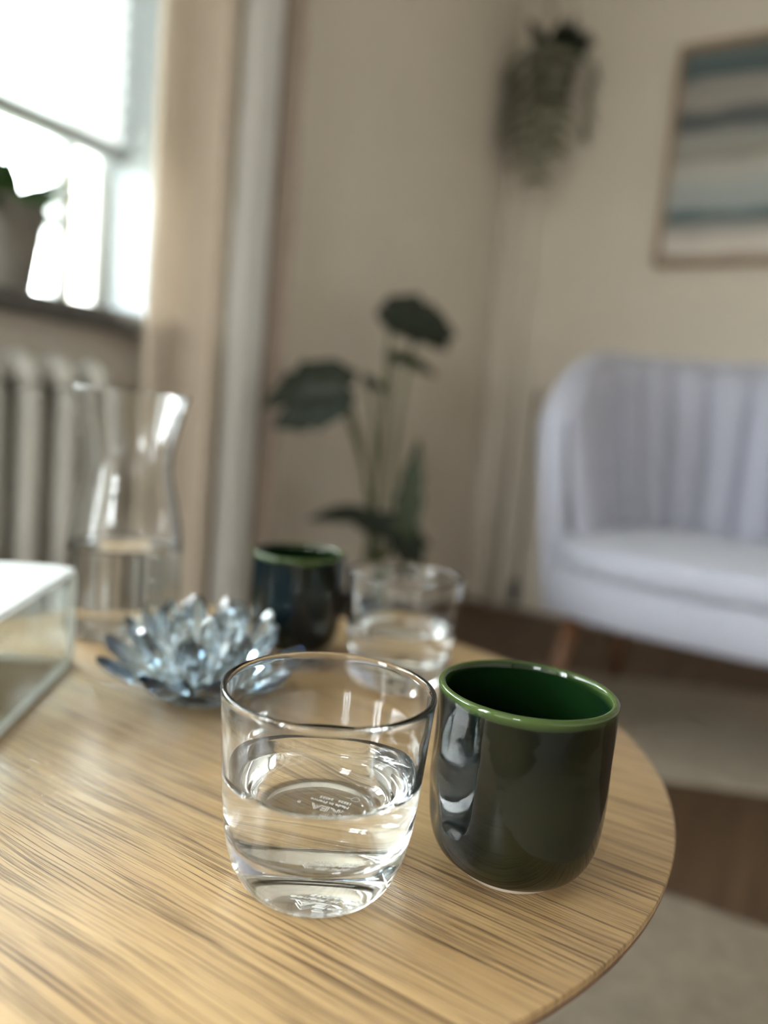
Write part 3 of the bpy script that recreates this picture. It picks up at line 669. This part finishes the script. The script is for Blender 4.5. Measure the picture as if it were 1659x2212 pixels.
# ------------------------------------------------------------------ green glazed cups
def cup(loc, rot, label, dents, seed):
    root = thing('ceramic_cup', loc, label, 'cup', rot, 'green glazed cups')
    outer = [(0.0255, 0.0035), (0.0290, 0.0052), (0.0328, 0.0090), (0.0355, 0.0140), (0.0371, 0.0200), (0.0379, 0.0270), (0.0383, 0.0360), (0.0384, 0.0500), (0.0384, 0.0640), (0.0384, 0.0760), (0.0385, 0.0795)]
    rim = [(0.0386, 0.0806), (0.0383, 0.0817), (0.0376, 0.0823), (0.0366, 0.0824), (0.0357, 0.0820), (0.0351, 0.0811)]
    inner = [(0.0348, 0.0790), (0.0345, 0.0700), (0.0344, 0.0500), (0.0342, 0.0340), (0.0335, 0.0240), (0.0310, 0.0160), (0.0260, 0.0110), (0.0160, 0.0090), (0.0, 0.0085)]
    pr = [(0.0, 0.0026), (0.0150, 0.0026), (0.0205, 0.0028)]+smoothprof(outer, 6)[:-1]+smoothprof(rim, 3)[:-1]+smoothprof(inner, 6)
    def rf(t, r, z):
        q = r
        if r > 0.02:
            q += 0.0006*math.sin(2*t+seed)*min(1, z/0.04)+0.00025*mnoise.noise(Vector((math.cos(t)*2.2+seed, math.sin(t)*2.2, z*60)))
            for (ta, za, wt, wz, dp) in dents:
                dt = (t-ta+PI) % (2*PI)-PI
                q -= dp*math.exp(-(dt/wt)**2-((z-za)/wz)**2)
        return q
    mobj('cup_body', lathe_bm(pr, 160, rf), M['glaze'], root)
    mobj('foot_ring', lathe_bm([(0.0185, 0.0028), (0.0185, 0.0002), (0.0190, 0.0), (0.0225, 0.0), (0.0232, 0.0004), (0.0240, 0.0034)], 96), M['clay'], root)
    return root
cup((-0.102, 0.305, T), 0.0, 'dark green glazed ceramic cup with pale green rim at the table edge, in front', [(-2.60, 0.060, 0.16, 0.013, 0.0022), (-2.45, 0.028, 0.17, 0.0085, 0.0024)], 0.7)
cup((-0.365, 0.479, T), 2.1, 'dark cup blurred at the back of the table behind the lotus', [(-2.62, 0.060, 0.17, 0.014, 0.0012)], 2.7)

# ------------------------------------------------------------------ carafe
root = thing('water_carafe', (-0.496, 0.412, T+0.0001), 'clear glass carafe with a waist, half full of water', 'carafe')
out = [(0.0, 0.0015), (0.030, 0.0012), (0.0385, 0.0), (0.0430, 0.0015), (0.0455, 0.0060), (0.0462, 0.0150), (0.0465, 0.0400), (0.0463, 0.0700), (0.0450, 0.0860), (0.0415, 0.1060), (0.0372, 0.1240), (0.0350, 0.1380), (0.0358, 0.1530), (0.0395, 0.1720), (0.0435, 0.1880), (0.0458, 0.1970)]
rim = [(0.0462, 0.1985), (0.0460, 0.1996), (0.0452, 0.2000), (0.0444, 0.1996), (0.0440, 0.1985)]
inn = [(0.0436, 0.1970), (0.0412, 0.1880), (0.0372, 0.1720), (0.0335, 0.1530), (0.0327, 0.1380), (0.0349, 0.1240), (0.0392, 0.1060), (0.0427, 0.0860), (0.0440, 0.0700), (0.0442, 0.0400), (0.0438, 0.0170), (0.0420, 0.0105), (0.0360, 0.0075), (0.0200, 0.0068), (0.0, 0.0066)]
ii = smoothprof(inn, 5)
mobj('glass_wall', lathe_bm(smoothprof(out, 5)[:-1]+smoothprof(rim, 3)[:-1]+ii, 96), M['glass'], root)
mobj('water', lathe_bm(water_profile(0.0745, ii), 96), M['water'], root)

# ------------------------------------------------------------------ blue crystal lotus
def lotus_mat(name, c0, c1, zl):
    m, t, b = newmat(name); N = t.nodes.new; L = t.links.new
    c = N('ShaderNodeTexCoord'); s = N('ShaderNodeSeparateXYZ'); L(c.outputs['Object'], s.inputs[0])
    mr = N('ShaderNodeMapRange'); mr.inputs['From Min'].default_value = zl*0.45; mr.inputs['From Max'].default_value = zl; L(s.outputs['Y'], mr.inputs['Value'])
    x = N('ShaderNodeMix'); x.data_type = 'RGBA'; L(mr.outputs[0], x.inputs[0]); x.inputs[6].default_value = c0+(1,); x.inputs[7].default_value = c1+(1,)
    L(x.outputs[2], b.inputs['Base Color']); b.inputs['Transmission Weight'].default_value = 0.97; b.inputs['Roughness'].default_value = 0.02; b.inputs['IOR'].default_value = 1.6
    return m
ML = [lotus_mat('smoky_blue_crystal_low', (0.60, 0.74, 0.86), (0.05, 0.12, 0.32), 0.050), lotus_mat('smoky_blue_crystal_mid', (0.80, 0.88, 0.93), (0.62, 0.76, 0.88), 0.050), lotus_mat('smoky_blue_crystal_top', (0.88, 0.93, 0.96), (0.74, 0.86, 0.94), 0.050)]
root = thing('crystal_lotus', (-0.344, 0.353, T), 'pale blue cut crystal lotus flower candle holder on the table', 'ornament')
mobj('base', lathe_bm([(0, 0.0), (0.024, 0.0), (0.0265, 0.003), (0.026, 0.010), (0.020, 0.016), (0.0, 0.016)], 12), ML[0], root, smooth=False)
def petal_vf(L, Wd, Th):
    # faceted lozenge along +y with a raised ridge
    secs = [(0.0, 0.30, 0.6), (0.28, 0.80, 1.0), (0.58, 1.0, 1.0), (0.86, 0.78, 0.8), (1.0, 0.28, 0.4)]
    vs, fs = [], []
    for (u, wv, tv) in secs:
        a = Wd/2*wv; b = Th/2*tv; z = 0.30*L*u*u
        vs += [(-a, L*u, z), (-a*0.35, L*u, z+b), (a*0.35, L*u, z+b), (a, L*u, z), (0, L*u, z-b)]
    for i in range(len(secs)-1):
        for k in range(5):
            k2 = (k+1) % 5; fs.append((i*5+k, i*5+k2, i*5+5+k2, i*5+5+k))
    fs.append((4, 3, 2, 1, 0)); fs.append(tuple(len(vs)-5+k for k in range(5)))
    return vs, fs
for tier, (cnt, L, Wd, tilt, r, z, ph) in enumerate([(9, 0.050, 0.027, 8, 0.020, 0.010, 0.1), (9, 0.048, 0.023, 34, 0.018, 0.014, 0.45), (8, 0.045, 0.019, 58, 0.015, 0.016, 0.2)]):
    p0 = None
    for k in range(cnt):
        a = 2*PI*k/cnt+ph
        if p0 is None: p0 = mobj('petal', to_bm(petal_vf(L, Wd, 0.011)), ML[tier], root, smooth=False); o = p0
        else: o = p0.copy(); COL.objects.link(o); o.parent = root
        o.location = (r*math.cos(a), r*math.sin(a), z)
        o.rotation_euler = (Matrix.Rotation(a-PI/2, 3, 'Z') @ Matrix.Rotation(math.radians(tilt), 3, 'X')).to_euler()

# ------------------------------------------------------------------ acrylic tissue box
bd = Vector((0.078, -0.103, 0)).normalized()
root = thing('tissue_box', (-0.451, 0.334, T), 'clear acrylic tissue box with slotted lid, its window reflection painted white, at the left side of the table', 'tissue box', math.atan2(bd.y, bd.x))
# local +x runs along the visible long side (towards the camera), local -y is away to the left
BL, BW, BH, BT = 0.205, 0.110, 0.0715, 0.0045
g_ = 0.0003
box('side_panel', BT+g_, BL-BT-g_, -BT, 0, BT+g_, BH-0.0048, M['pane'], root)
box('side_panel', BT+g_, BL-BT-g_, -BW, -BW+BT, BT+g_, BH-0.0048, M['pane'], root)
box('end_panel', 0, BT, -BW+BT+g_, -BT-g_, BT+g_, BH-0.0048, M['pane'], root)
box('end_panel', BL-BT, BL, -BW+BT+g_, -BT-g_, BT+g_, BH-0.0048, M['pane'], root)
box('bottom_panel', BT+g_, BL-BT-g_, -BW+BT+g_, -BT-g_, 0.0, BT, M['pane'], root)
for (a, b) in ((0, -BT), (BL-BT, -BT), (0, -BW), (BL-BT, -BW)): box('corner_strip', a, a+BT, b, b+BT, 0.0, BH-0.0045, M['frost'], root, 0.0007)
for b in (-BT, -BW): box('bottom_strip', BT+g_, BL-BT-g_, b, b+BT, 0.0, BT, M['frost'], root, 0.0007)
for a in (0, BL-BT): box('bottom_strip', a, a+BT, -BW+BT+g_, -BT-g_, 0.0, BT, M['frost'], root, 0.0007)
# lid with an oval opening; its white paints in the window reflection
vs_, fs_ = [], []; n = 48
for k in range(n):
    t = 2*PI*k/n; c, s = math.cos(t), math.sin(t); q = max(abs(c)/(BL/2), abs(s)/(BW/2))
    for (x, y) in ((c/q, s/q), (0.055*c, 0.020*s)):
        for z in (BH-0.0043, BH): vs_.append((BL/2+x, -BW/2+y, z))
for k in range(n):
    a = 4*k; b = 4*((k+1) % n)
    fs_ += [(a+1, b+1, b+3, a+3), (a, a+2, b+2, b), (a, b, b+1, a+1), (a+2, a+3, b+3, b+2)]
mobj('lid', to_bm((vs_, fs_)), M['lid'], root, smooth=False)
